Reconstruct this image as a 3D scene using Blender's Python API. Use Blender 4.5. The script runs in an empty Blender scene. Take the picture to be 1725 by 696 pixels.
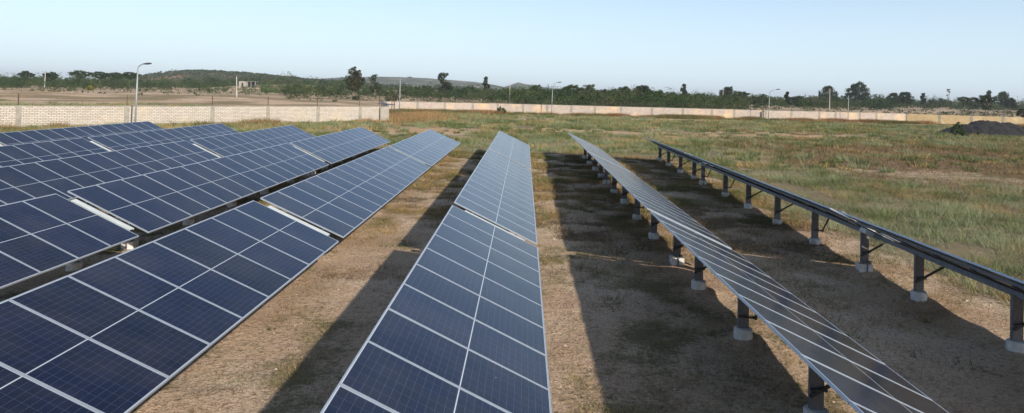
import bpy, math, random
import numpy as np
from mathutils import Matrix, Vector
random.seed(7); RNG = np.random.default_rng(11)
SC = bpy.context.scene; COL = SC.collection
R = math.radians

# ------------------------------------------------------------------ camera
F, YAW, PIT, ROLL, CY = 1192.4, -0.018376, -0.020062, -0.0266378, 129.4
CAMZ = 4.45
def _proj_rows():
    rows = []
    for v in ((1,0,0),(0,1,0),(0,0,1)):
        X, Y, Z = v
        c, s = math.cos(YAW), math.sin(YAW); x = c*X-s*Y; y = s*X+c*Y; z = Z
        c, s = math.cos(PIT), math.sin(PIT); d = c*y-s*z; u = s*y+c*z
        c, s = math.cos(ROLL), math.sin(ROLL); a = c*x-s*u; b = s*x+c*u
        rows.append((a, b, d))
    return rows
_r = _proj_rows()
RIGHT = Vector([_r[i][0] for i in range(3)]); UP = Vector([_r[i][1] for i in range(3)]); FWD = Vector([_r[i][2] for i in range(3)])
cd = bpy.data.cameras.new('camera'); cam = bpy.data.objects.new('camera', cd); COL.objects.link(cam)
m = Matrix.Identity(4)
for i in range(3):
    m[i][0] = RIGHT[i]; m[i][1] = UP[i]; m[i][2] = -FWD[i]
m[2][3] = CAMZ
cam.matrix_world = m
cd.sensor_fit = 'HORIZONTAL'; cd.sensor_width = 36; cd.lens = F/1725*36
cd.shift_y = -(348-CY)/1725; cd.clip_start = .1; cd.clip_end = 30000
SC.camera = cam
def at(px, py, Y):
    """world point at forward distance Y that the photograph shows at px, py"""
    v = RIGHT*((px-862.5)/F)+UP*((CY-py)/F)+FWD
    k = Y/v.y
    return Vector((v.x*k, Y, v.z*k+CAMZ))

# ------------------------------------------------------------------ helpers
def link(o, parent=None):
    COL.objects.link(o)
    if parent is not None: o.parent = parent
    return o
def tag(o, label=None, cat=None, group=None, kind=None):
    if label: o['label'] = label
    if cat: o['category'] = cat
    if group: o['group'] = group
    if kind: o['kind'] = kind
    return o
def empty(name, loc=(0,0,0), rz=0):
    o = bpy.data.objects.new(name, None); o.empty_display_size = .3
    o.location = loc; o.rotation_euler[2] = rz
    return link(o)
class MB:
    """collects boxes, bars, tubes as one mesh"""
    def __init__(s): s.v = []; s.f = []; s.uv = []
    def quad(s, pts, uv=None):
        i = len(s.v); s.v += [tuple(p) for p in pts]; s.f.append(tuple(range(i, i+len(pts))))
        s.uv += uv if uv else [(0,0)]*len(pts)
    def box(s, c, d, M=None):
        x, y, z = [k/2 for k in d]
        P = [Vector((c[0]+a*x, c[1]+b*y, c[2]+e*z)) for a in (-1,1) for b in (-1,1) for e in (-1,1)]
        if M: P = [M @ p for p in P]
        for q in ((0,1,3,2),(4,6,7,5),(0,4,5,1),(2,3,7,6),(0,2,6,4),(1,5,7,3)):
            s.quad([P[k] for k in q])
    def bar(s, a, b, w, h=None, up=Vector((0,0,1))):
        a = Vector(a); b = Vector(b); h = h or w; d = (b-a).normalized()
        r = d.cross(up)
        if r.length < 1e-4: r = Vector((1,0,0))
        r.normalize(); u = r.cross(d)
        q = [(-1,-1),(1,-1),(1,1),(-1,1)]
        A = [a+r*i*w/2+u*j*h/2 for i, j in q]; B = [b+r*i*w/2+u*j*h/2 for i, j in q]
        for k in range(4): s.quad([A[k], B[k], B[(k+1)%4], A[(k+1)%4]])
        s.quad(A); s.quad(B[::-1])
    def tube(s, pts, rad, n=8, cap=True):
        rings = []
        for i, p in enumerate(pts):
            p = Vector(p); d = (Vector(pts[min(i+1, len(pts)-1)])-Vector(pts[max(i-1, 0)])).normalized()
            a = d.orthogonal() if abs(d.z) < .9 else d.cross(Vector((0,1,0)))
            a.normalize(); b = d.cross(a)
            rr = rad[i] if isinstance(rad, (list, tuple)) else rad
            base = len(s.v)
            for k in range(n):
                t = 2*math.pi*k/n; s.v.append(tuple(p+a*math.cos(t)*rr+b*math.sin(t)*rr))
            rings.append(base)
        for i in range(len(rings)-1):
            for k in range(n):
                s.f.append((rings[i]+k, rings[i]+(k+1)%n, rings[i+1]+(k+1)%n, rings[i+1]+k)); s.uv += [(0,0)]*4
        if cap:
            for rg in (rings[0], rings[-1]):
                s.f.append(tuple(rg+k for k in range(n))); s.uv += [(0,0)]*n
    def mesh(s, name, mat, smooth=False):
        me = bpy.data.meshes.new(name); me.from_pydata(s.v, [], s.f)
        uvl = me.uv_layers.new(name='UVMap'); uvl.data.foreach_set('uv', np.array(s.uv, dtype=np.float32).ravel())
        me.materials.append(mat)
        me.validate(); me.update()
        bmrecalc(me)
        if smooth: me.polygons.foreach_set('use_smooth', [True]*len(me.polygons))
        return me
    def build(s, name, mat, parent=None, smooth=False):
        return link(bpy.data.objects.new(name, s.mesh(name, mat, smooth)), parent)
import bmesh
def bmrecalc(me):
    b = bmesh.new(); b.from_mesh(me); bmesh.ops.recalc_face_normals(b, faces=b.faces); b.to_mesh(me); b.free()
def np_mesh(name, V, Fc, mats, col=None, matidx=None, smooth=False):
    """V (n,3), Fc (m,k) -> mesh, col (n,4) point colours"""
    V = np.asarray(V, dtype=np.float32); Fc = np.asarray(Fc, dtype=np.int32); k = Fc.shape[1]
    me = bpy.data.meshes.new(name)
    me.vertices.add(len(V)); me.vertices.foreach_set('co', V.ravel())
    me.loops.add(Fc.size); me.loops.foreach_set('vertex_index', Fc.ravel())
    me.polygons.add(len(Fc)); me.polygons.foreach_set('loop_start', np.arange(0, Fc.size, k, dtype=np.int32))
    try: me.polygons.foreach_set('loop_total', np.full(len(Fc), k, dtype=np.int32))
    except Exception: pass
    for mt in mats: me.materials.append(mt)
    if matidx is not None: me.polygons.foreach_set('material_index', matidx)
    me.update(calc_edges=True)
    if col is not None:
        a = me.color_attributes.new('tint', 'FLOAT_COLOR', 'POINT')
        a.data.foreach_set('color', np.asarray(col, dtype=np.float32).ravel())
    me.polygons.foreach_set('use_smooth', np.full(len(Fc), smooth))
    return me

# value noise in numpy, for the terrain and for where things grow
_P = np.random.default_rng(3).random((256, 256))
def vnoise(x, y):
    xi = np.floor(x).astype(int); yi = np.floor(y).astype(int); fx = x-xi; fy = y-yi
    fx = fx*fx*(3-2*fx); fy = fy*fy*(3-2*fy)
    g = lambda a, b: _P[a & 255, b & 255]
    return (g(xi, yi)*(1-fx)+g(xi+1, yi)*fx)*(1-fy)+(g(xi, yi+1)*(1-fx)+g(xi+1, yi+1)*fx)*fy
def fbm(x, y, o=4):
    s = 0; a = .5; t = 0
    for i in range(o):
        s = s+a*vnoise(x*2**i+17.3*i, y*2**i+5.1*i); t += a; a *= .5
    return s/t
def sm(x, a, b):
    t = np.clip((x-a)/(b-a), 0, 1); return t*t*(3-2*t)

# ------------------------------------------------------------------ materials
def new_mat(name):
    mt = bpy.data.materials.new(name); mt.use_nodes = True
    nt = mt.node_tree; return mt, nt, nt.nodes['Principled BSDF']
def setb(b, **k):
    for n, v in k.items():
        n = n.replace('_', ' ')
        if n in b.inputs: b.inputs[n].default_value = v
def N(nt, typ, **k):
    n = nt.nodes.new(typ)
    for a, v in k.items(): setattr(n, a, v)
    return n
def noise(nt, vec, scale, detail=4, rough=.55):
    n = N(nt, 'ShaderNodeTexNoise'); n.inputs['Scale'].default_value = scale; n.inputs['Detail'].default_value = detail
    n.inputs['Roughness'].default_value = rough
    if vec is not None: nt.links.new(vec, n.inputs['Vector'])
    return n.outputs['Fac']
def ramp(nt, fac, stops):
    r = N(nt, 'ShaderNodeValToRGB'); nt.links.new(fac, r.inputs['Fac'])
    e = r.color_ramp.elements
    while len(e) < len(stops): e.new(.5)
    for el, (p, c) in zip(e, stops):
        el.position = p; el.color = (*c, 1) if len(c) == 3 else c
    return r.outputs['Color']
def mix(nt, fac, a, b, mode='MIX'):
    n = N(nt, 'ShaderNodeMix', data_type='RGBA', blend_type=mode)
    for sock, v in ((n.inputs['Factor'], fac), (n.inputs[6], a), (n.inputs[7], b)):
        if hasattr(v, 'is_output'): nt.links.new(v, sock)
        elif isinstance(v, (int, float)): sock.default_value = v
        else: sock.default_value = (*v, 1)
    return n.outputs[2]
def mth(nt, op, a, b=None, c=None):
    n = N(nt, 'ShaderNodeMath', operation=op)
    for i, v in enumerate((a, b, c)):
        if v is None: continue
        if hasattr(v, 'is_output'): nt.links.new(v, n.inputs[i])
        else: n.inputs[i].default_value = v
    return n.outputs[0]
def bump(nt, b, h, strength=.4, dist=.02):
    n = N(nt, 'ShaderNodeBump'); n.inputs['Strength'].default_value = strength; n.inputs['Distance'].default_value = dist
    nt.links.new(h, n.inputs['Height']); nt.links.new(n.outputs['Normal'], b.inputs['Normal'])
def coord(nt, kind='Object'): return N(nt, 'ShaderNodeTexCoord').outputs[kind]
def worldpos(nt): return N(nt, 'ShaderNodeNewGeometry').outputs['Position']
def speckled(name, c1, c2, scale, rough=.8, metal=0., bumpy=.2, bdist=.01, pos=False):
    mt, nt, b = new_mat(name); v = worldpos(nt) if pos else coord(nt)
    f = noise(nt, v, scale); nt.links.new(ramp(nt, f, [(.3, c1), (.7, c2)]), b.inputs['Base Color'])
    setb(b, Roughness=rough, Metallic=metal); bump(nt, b, noise(nt, v, scale*6), bumpy, bdist)
    return mt
M = {}
M['galv'] = speckled('galvanised_steel', (.13,.135,.145), (.21,.215,.225), 14, .55, .35)
M['dark_steel'] = speckled('dark_steel', (.03,.032,.036), (.06,.06,.065), 18, .5, .3)
M['alu'] = speckled('anodised_aluminium', (.31,.355,.42), (.38,.43,.50), 5, .42, .35, .03)
M['strip'] = speckled('white_strip_metal', (.46,.50,.50), (.56,.60,.60), 3, .45, .0, .05)
M['concrete'] = speckled('footing_concrete', (.50,.49,.47), (.76,.74,.71), 7, .9, 0, .5)
M['pil'] = speckled('pilaster_concrete', (.22,.205,.175), (.33,.31,.265), 2.2, .9, 0, .4, pos=True)
M['lamp_pole'] = speckled('lamp_pole_paint', (.26,.29,.30), (.34,.37,.38), 3, .5, .2)
M['lamp_head'] = speckled('lamp_head_paint', (.03,.033,.035), (.05,.052,.055), 8, .5)
M['pole_conc'] = speckled('utility_pole_concrete', (.42,.41,.38), (.55,.53,.5), 2, .9)
M['rust'] = speckled('rusty_angle_iron', (.07,.05,.04), (.14,.09,.06), 9, .8)
M['bark'] = speckled('bark', (.10,.075,.05), (.2,.155,.11), 4, .9, 0, .6, .03)
M['plaster'] = speckled('lime_plaster', (.26,.25,.22), (.36,.34,.31), 1.2, .9, pos=True)
M['opening_shade'] = speckled('opening_shade_black', (.02,.02,.02), (.03,.03,.03), 2, .9)  # near-black colour standing in for the shade inside openings
M['tarp'] = speckled('blue_sheet_roof', (.03,.045,.085), (.05,.07,.12), 2, .5)
M['gravel'] = speckled('black_gravel', (.007,.007,.008), (.024,.024,.026), 3.5, .95, 0, 1., .08, pos=True)
M['wire'] = speckled('fence_wire', (.12,.11,.10), (.17,.16,.15), 5, .6, .4)

def cell_material():
    mt, nt, b = new_mat('solar_cells')
    uv = N(nt, 'ShaderNodeTexCoord').outputs['UV']
    sp = N(nt, 'ShaderNodeSeparateXYZ'); nt.links.new(uv, sp.inputs[0])
    u, v = sp.outputs[0], sp.outputs[1]         # metres: u -1.14..1.14 across the row, v -.567...567 along it
    ua = mth(nt, 'ABSOLUTE', u)
    # half cells: 12 on each side of the middle bar, 6 across
    def grid(x, pitch, w):
        t = mth(nt, 'FRACT', mth(nt, 'DIVIDE', x, pitch))
        d = mth(nt, 'ABSOLUTE', mth(nt, 'SUBTRACT', t, .5))
        return mth(nt, 'GREATER_THAN', d, .5-w/pitch/2)
    gu = grid(mth(nt, 'SUBTRACT', ua, .013), .0915, .0030)
    gv = grid(mth(nt, 'ADD', v, .5445*1.0), .1815, .0034)
    midbar = mth(nt, 'LESS_THAN', ua, .0062)
    eu = mth(nt, 'GREATER_THAN', ua, 1.114); ev = mth(nt, 'GREATER_THAN', mth(nt, 'ABSOLUTE', v), .5465)
    edge = mth(nt, 'MAXIMUM', mth(nt, 'MAXIMUM', eu, ev), midbar)
    bus = grid(v, .0182, .0007)
    oi = N(nt, 'ShaderNodeObjectInfo').outputs['Random']
    n1 = noise(nt, coord(nt), 2.2, 3)
    # each cell has its own slight blue
    cu = mth(nt, 'FLOOR', mth(nt, 'DIVIDE', u, .0915)); cv = mth(nt, 'FLOOR', mth(nt, 'DIVIDE', mth(nt, 'ADD', v, .5445), .1815))
    cb = N(nt, 'ShaderNodeCombineXYZ'); nt.links.new(cu, cb.inputs[0]); nt.links.new(cv, cb.inputs[1]); nt.links.new(mth(nt, 'MULTIPLY', oi, 91.), cb.inputs[2])
    wn = N(nt, 'ShaderNodeTexWhiteNoise', noise_dimensions='3D'); nt.links.new(cb.outputs[0], wn.inputs['Vector'])
    t = mth(nt, 'MULTIPLY_ADD', n1, .55, mth(nt, 'MULTIPLY', wn.outputs['Value'], .28))
    t = mth(nt, 'ADD', t, mth(nt, 'MULTIPLY_ADD', oi, .5, -.25))
    cell = ramp(nt, t, [(.15, (.0045,.0065,.018)), (.8, (.0062,.0100,.036))])
    cell = mix(nt, mth(nt, 'MULTIPLY', bus, .25), cell, (.10,.12,.17))
    lines = mth(nt, 'MULTIPLY', mth(nt, 'MAXIMUM', gu, gv), .42)
    cell = mix(nt, lines, cell, (.13,.16,.23))
    white = mix(nt, edge, cell, (.48,.53,.59))
    # thin dust film, heavier near the low edge
    dust = mth(nt, 'MULTIPLY', ramp(nt, noise(nt, worldpos(nt), .7, 6, .65), [(.42,(0,0,0)),(.75,(1,1,1))]), .05)
    white = mix(nt, dust, white, (.42,.36,.30))
    vo = N(nt, 'ShaderNodeTexVoronoi'); vo.inputs['Scale'].default_value = 1.1; nt.links.new(worldpos(nt), vo.inputs['Vector'])
    sr = N(nt, 'ShaderNodeSeparateColor'); nt.links.new(vo.outputs['Color'], sr.inputs[0])
    spot = mth(nt, 'MULTIPLY', mth(nt, 'LESS_THAN', vo.outputs['Distance'], mth(nt, 'MULTIPLY', sr.outputs[1], .022)), mth(nt, 'GREATER_THAN', sr.outputs[0], .72))
    white = mix(nt, spot, white, (.55,.55,.52))      # bird droppings
    nt.links.new(white, b.inputs['Base Color'])
    setb(b, Roughness=.16, IOR=1.33, Coat_Weight=.0)
    b.inputs['Specular Tint'].default_value = (.56,.80,1,1)
    rg = mth(nt, 'MULTIPLY_ADD', n1, .12, .13); nt.links.new(rg, b.inputs['Roughness'])
    return mt
M['cells'] = cell_material()
M['back'] = speckled('module_back_glass', (.010,.011,.014), (.02,.022,.028), 3, .35)

def brick_material(name, c1, c2, mortar, stain, stain_amt, stain2=(.42,.24,.17)):
    mt, nt, b = new_mat(name)
    uv = N(nt, 'ShaderNodeTexCoord').outputs['UV']
    dn = N(nt, 'ShaderNodeTexNoise'); dn.inputs['Scale'].default_value = 5; nt.links.new(uv, dn.inputs['Vector'])
    wob = N(nt, 'ShaderNodeVectorMath', operation='MULTIPLY_ADD'); nt.links.new(dn.outputs['Color'], wob.inputs[0])
    wob.inputs[1].default_value = (.03,.02,0); nt.links.new(uv, wob.inputs[2])
    br = N(nt, 'ShaderNodeTexBrick'); nt.links.new(wob.outputs[0], br.inputs['Vector'])
    br.inputs['Scale'].default_value = 1; br.inputs['Brick Width'].default_value = .42; br.inputs['Row Height'].default_value = .152
    br.inputs['Mortar Size'].default_value = .019; br.inputs['Mortar Smooth'].default_value = .2
    br.inputs['Color1'].default_value = (*c1, 1); br.inputs['Color2'].default_value = (*c2, 1); br.inputs['Mortar'].default_value = (*mortar, 1)
    br.inputs['Bias'].default_value = -.2
    n1 = noise(nt, uv, .28, 5, .6); n2 = noise(nt, uv, 1.7, 4, .6)
    f = ramp(nt, n1, [(.50, (0,0,0)), (.68, (1,1,1))])
    c = mix(nt, mth(nt, 'MULTIPLY', f, stain_amt), br.outputs['Color'], stain)
    f2 = ramp(nt, n2, [(.54, (0,0,0)), (.66, (1,1,1))])
    c = mix(nt, mth(nt, 'MULTIPLY', f2, .5*stain_amt+.15), c, stain2)
    nt.links.new(c, b.inputs['Base Color']); setb(b, Roughness=.9)
    bump(nt, b, br.outputs['Fac'], -.5, .02)
    return mt
M['brick_white'] = brick_material('white_block_masonry', (.53,.49,.435), (.42,.375,.315), (.15,.125,.10), (.60,.47,.31), .3, (.36,.29,.21))
M['brick_pink'] = brick_material('pale_block_masonry', (.54,.475,.42), (.40,.335,.29), (.15,.115,.095), (.72,.50,.26), .75, (.50,.30,.22))
M['stone_yellow'] = brick_material('ochre_stone_masonry', (.54,.42,.24), (.42,.30,.15), (.26,.18,.10), (.78,.62,.38), .6, (.5,.33,.17))

def foliage_material(name, dark, light, var=1.0):
    mt, nt, b = new_mat(name)
    at_ = N(nt, 'ShaderNodeVertexColor', layer_name='tint')
    f = noise(nt, worldpos(nt), .9, 3)
    c = ramp(nt, f, [(.3, dark), (.7, light)])
    c = mix(nt, 1.0, c, at_.outputs['Color'], 'MULTIPLY')
    nt.links.new(c, b.inputs['Base Color']); setb(b, Roughness=.75, Specular_IOR_Level=.15)
    return mt
M['leaf'] = foliage_material('leaf_green', (.028,.042,.018), (.055,.074,.030))
M['leaf_dark'] = foliage_material('leaf_dark_green', (.016,.026,.014), (.034,.050,.024))
M['leaf_olive'] = foliage_material('leaf_olive', (.048,.054,.028), (.085,.090,.046))
M['scrub'] = foliage_material('scrub_leaves', (.026,.039,.018), (.054,.070,.033))
M['grass'] = foliage_material('grass_blades', (.98,.93,.80), (1.27,1.19,.98))

def ground_material():
    mt, nt, b = new_mat('ground_soil')
    a = N(nt, 'ShaderNodeVertexColor', layer_name='tint'); sp = N(nt, 'ShaderNodeSeparateColor'); nt.links.new(a.outputs['Color'], sp.inputs[0])
    P = worldpos(nt)
    nb = noise(nt, P, .35, 6, .6); nm = noise(nt, P, 1.6, 6, .65); nf = noise(nt, P, 9, 5, .7); nff = noise(nt, P, 40, 3, .6)
    soil = ramp(nt, nb, [(.32, (.48,.325,.22)), (.52, (.60,.44,.315)), (.70, (.69,.55,.42))])
    soil = mix(nt, ramp(nt, nf, [(.52, (0,0,0)), (.70, (1,1,1))]), soil, (.23,.155,.095))
    # the coverage values are broken up by noise so no edge is smooth
    def brk(ch, amt=.9):
        k = mth(nt, 'ADD', ch, mth(nt, 'MULTIPLY', mth(nt, 'SUBTRACT', nm, .5), amt))
        k = mth(nt, 'ADD', k, mth(nt, 'MULTIPLY', mth(nt, 'SUBTRACT', nf, .5), amt*.8))
        return k
    orange = ramp(nt, brk(sp.outputs[2]), [(.42, (0,0,0)), (.62, (1,1,1))])
    c = mix(nt, mth(nt, 'MULTIPLY', orange, .65), soil, (.52,.33,.17))
    dark = ramp(nt, brk(sp.outputs[1]), [(.42, (0,0,0)), (.66, (1,1,1))])
    c = mix(nt, mth(nt, 'MULTIPLY', dark, .8), c, (.085,.058,.042))
    grass = ramp(nt, brk(sp.outputs[0], 1.1), [(.36, (0,0,0)), (.62, (1,1,1))])
    gc = ramp(nt, nm, [(.3, (.105,.092,.048)), (.5, (.145,.135,.068)), (.72, (.225,.185,.100))])
    c = mix(nt, mth(nt, 'MULTIPLY', grass, .82), c, gc)
    n4 = noise(nt, P, 22, 6, .75); n5 = noise(nt, P, 75, 3, .7)
    c = mix(nt, ramp(nt, n4, [(.50, (0,0,0)), (.60, (.50,.50,.50))]), c, (.12,.082,.052))
    c = mix(nt, ramp(nt, n5, [(.56, (0,0,0)), (.64, (.6,.6,.6))]), c, (.52,.42,.30))
    c = mix(nt, ramp(nt, nff, [(.56, (0,0,0)), (.64, (.7,.7,.7))]), c, (.10,.075,.045))
    nt.links.new(c, b.inputs['Base Color']); setb(b, Roughness=.97, Specular_IOR_Level=.1)
    h = mth(nt, 'ADD', mth(nt, 'ADD', nf, mth(nt, 'MULTIPLY', n4, .5)), mth(nt, 'MULTIPLY', nm, 1.5))
    bump(nt, b, h, .9, .10)
    return mt
M['ground'] = ground_material()

# ------------------------------------------------------------------ where the rows stand
#        centre x, tilt deg, [(y start, modules)...]
ROWS = [
 (-25.05, 24.6, [(17.30,14),(33.85,13)]),
 (-19.95, 24.4, [(17.25,14),(33.80,13)]),
 (-15.02, 24.6, [(17.30,14),(33.90,13)]),
 (-10.18, 24.9, [(.80,14),(17.33,14),(33.90,13)]),
 (-5.37, 23.6, [(.78,14),(17.33,14),(33.85,13)]),
 (-.62, 24.9, [(.85,14),(17.40,14),(34.0,13)]),
 (4.12, 24.0, [(.90,14),(17.45,14),(34.0,13)]),
 (8.93, 24.2, [(1.75,14),(18.30,14),(34.80,10)]),
]
POSTS = [[3.3,6.5,9.7,12.9,16.15],[18.45,21.7,24.9,28.05,31.25],[34.3,36.6,39.6,43.1,46.3]]
POSTS_END = [[3.2,6.4,9.6,12.8,15.93],[18.45,21.56,24.72,27.9,31.07],[34.95,36.78,39.98,43.26,46.0]]
POSTS0 = [-2]  # first post of tables two and three is the heavy one beside the strip
MODP, MODW, MODL = 1.15, 1.134, 2.28
PLANE_Z = 1.215

# ------------------------------------------------------------------ terrain height
post_xy = [(x-.07, y) for x, t, tb in ROWS[3:] for k in range(3) for y in (POSTS_END if x > 8 else POSTS)[k]]
def height(x, y):
    x = np.asarray(x, float); y = np.asarray(y, float)
    h = .09*sm(y, 20, 55)
    near = 1-sm(y, 70, 140)
    h = h+near*(fbm(x*.5, y*.5, 3)-.5)*.10+near*(fbm(x*2.1+9, y*2.1, 2)-.5)*.05
    far = sm(y, 150, 320)
    h = h+far*(fbm(x*.012+3, y*.012, 3)-.5)*1.6
    # bank of red earth beyond the left wall, the mound by the small building, rising far ground
    h = h+1.3*np.exp(-((y-175)/18)**2)*sm(-x, 25, 90)*(.5+fbm(x*.05, y*.05, 2))*sm(y, 100, 150)
    h = h+5.0*np.exp(-((x+132)/48)**2-((y-405)/45)**2)
    h = h+3.2*np.exp(-((x+60)/50)**2-((y-470)/50)**2)
    return h
def heightp(x, y):
    h = height(x, y)
    for px, py in post_xy:
        m_ = (abs(x-px) < 1.6) & (abs(y-py) < 1.6)
        if np.any(m_):
            d2 = (x-px-.05)**2*1.3+(y-py-.1)**2
            h = h+np.where(m_, .13*np.exp(-d2/.16)*(0.6+fbm(x*3, y*3, 2)), 0)
    return h
def gz(x, y): return float(heightp(np.array([x]), np.array([y]))[0])

def cover(x, y):
    """grass, dark weeds, orange earth over the ground, 0..1 each"""
    n = fbm(x*.11+4, y*.16+2, 4); n2 = fbm(x*.3+40, y*.45, 3); n3 = fbm(x*.05+9, y*.12+30, 3)
    right = sm(x, 9.8, 11.5); farr = sm(y, 46, 54)
    field = np.maximum(right, farr)
    g_in = .26+.42*sm(y, 16, 34)+(n-.5)*.8+(fbm(x*.9+3, y*.9+61, 3)-.5)*1.3
    g_field = .77+(n-.5)*1.3+.25*np.exp(-((x-16)/7)**2-((y-30)/16)**2)
    g = g_in*(1-field)+g_field*field
    dk = (.80+(n3-.5)*1.6)*sm(x, 14, 24)*np.exp(-((y-58)/15)**2)+.45*sm(x, 12, 20)*sm(n2, .45, .62)*(1-sm(y, 100, 120))+(1-field)*np.clip((fbm(x*.5+70, y*.6+11, 4)-.42)*2.6, 0, .8)*(.45+.55*sm(y, 10, 30))
    dk = dk+.3*np.exp(-((y-130)/4)**2)*sm(n2, .4, .6)
    og = .95*np.exp(-((y-82)/6)**2)*sm(n3*.5+n2*.5, .36, .56)*sm(x, -8, 4)*(1-sm(x, 34, 46))+.8*np.exp(-((x+11)/9)**2-((y-74)/10)**2)
    out = np.maximum(sm(y, 145, 155), sm((y-60)-1.144*(x+45), 1, 7)*sm(-x, 18.8, 23))
    og = np.maximum(og, 1.0*out*sm(-x, 20, 50)*(1-sm(y, 250, 330))*sm(n+.4*(n2-.5), .42, .62))
    og = np.maximum(og, .6*sm(y, 380, 400)*np.exp(-((x+130)/50)**2)*(1-sm(y, 460, 500)))
    g = g*(1-.85*np.clip(og, 0, 1))*(1-.45*np.clip(dk, 0, 1))
    g = g*(1-out)+out*(.50+(n-.5)*1.4); dk = dk*(1-out)
    return np.clip(g, 0, 1), np.clip(dk, 0, 1), np.clip(og, 0, 1)

def build_ground():
    def axis(a0, a1, st, lo, hi, gr):
        m_ = list(np.arange(a0, a1, st)); s = st; v = m_[-1]
        while v < hi: s *= gr; v += s; m_.append(v)
        s = st; v = m_[0]
        while v > lo: s *= gr; v -= s; m_.insert(0, v)
        return np.array(m_)
    xs = axis(-14, 22, .2, -9000, 9000, 1.045); ys = axis(6, 40, .2, -60, 9000, 1.03)
    X, Y = np.meshgrid(xs, ys); x = X.ravel(); y = Y.ravel()
    z = heightp(x, y); g, d, o = cover(x, y)
    nx, ny = len(xs), len(ys)
    i = np.arange(ny-1)[:, None]*nx+np.arange(nx-1)[None, :]
    Fc = np.stack([i, i+1, i+nx+1, i+nx], -1).reshape(-1, 4)
    me = np_mesh('ground', np.stack([x, y, z], 1), Fc, [M['ground']], np.stack([g, d, o, np.ones_like(g)], 1), smooth=True)
    link(bpy.data.objects.new('ground', me))['kind'] = 'structure'
build_ground()

# ------------------------------------------------------------------ grass and weeds
def in_frame(x, y, z=0, mar=.06):
    zz = z-CAMZ
    a = RIGHT.x*x+RIGHT.y*y+RIGHT.z*zz; b_ = UP.x*x+UP.y*y+UP.z*zz; d = FWD.x*x+FWD.y*y+FWD.z*zz
    u = 862.5+F*a/np.maximum(d, .1); v = CY-F*b_/np.maximum(d, .1)
    return (d > 1) & (u > -1725*mar) & (u < 1725*(1+mar)) & (v < 696*(1+mar*2)) & (v > -50)
def blades(cx, cy, hgt, spread, nb, width, col, lean=.5):
    """one mesh of blades, nb per tuft"""
    n = len(cx); T = n*nb; full = lambda a: np.broadcast_to(np.asarray(a, float), (n,)).copy()
    hgt = full(hgt); spread = full(spread); width = full(width)
    tx = np.repeat(cx, nb); ty = np.repeat(cy, nb); hh = np.repeat(hgt, nb)*RNG.uniform(.5, 1.15, T); sp = np.repeat(spread, nb)
    w = np.repeat(width, nb)*RNG.uniform(.6, 1.3, T)
    a = RNG.uniform(0, 2*np.pi, T); r = sp*np.sqrt(RNG.random(T))
    bx = tx+np.cos(a)*r; by = ty+np.sin(a)*r; bz = np.repeat(heightp(cx, cy), nb)-.02
    la = a+RNG.normal(0, .7, T); L = lean*hh*RNG.uniform(.3, 1.4, T)
    wa = RNG.uniform(0, np.pi, T)
    dx = np.cos(wa)*w/2; dy = np.sin(wa)*w/2
    V = np.empty((T, 3, 3))
    V[:, 0] = np.stack([bx-dx, by-dy, bz], 1); V[:, 1] = np.stack([bx+dx, by+dy, bz], 1)
    V[:, 2] = np.stack([bx+np.cos(la)*L, by+np.sin(la)*L, bz+hh], 1)
    C = np.repeat(np.repeat(col, nb, 0)*RNG.uniform(.8, 1.2, (T, 1)), 3, 0)
    return V.reshape(-1, 3), np.hstack([C, np.ones((len(C), 1))])
def scatter(n, x0, x1, y0, y1):
    # more points near the camera: uniform in depth on a square-root law
    t = RNG.random(n); y = (y0**.6+(y1**.6-y0**.6)*t)**(1/.6)
    x = RNG.uniform(0, 1, n)*(x1-x0)+x0
    return x, y
G_GREEN = np.array([.080,.110,.042]); G_GREY = np.array([.185,.225,.145]); G_DRY = np.array([.290,.225,.120]); G_BROWN = np.array([.105,.072,.048]); G_RED = np.array([.18,.10,.062])
def grow(name, label, cat, parts):
    V = np.vstack([p[0] for p in parts]); C = np.vstack([p[1] for p in parts])
    me = np_mesh(name, V, np.arange(len(V)).reshape(-1, 3), [M['grass']], C)
    tag(link(bpy.data.objects.new(name, me)), label, cat, kind='stuff')
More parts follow.
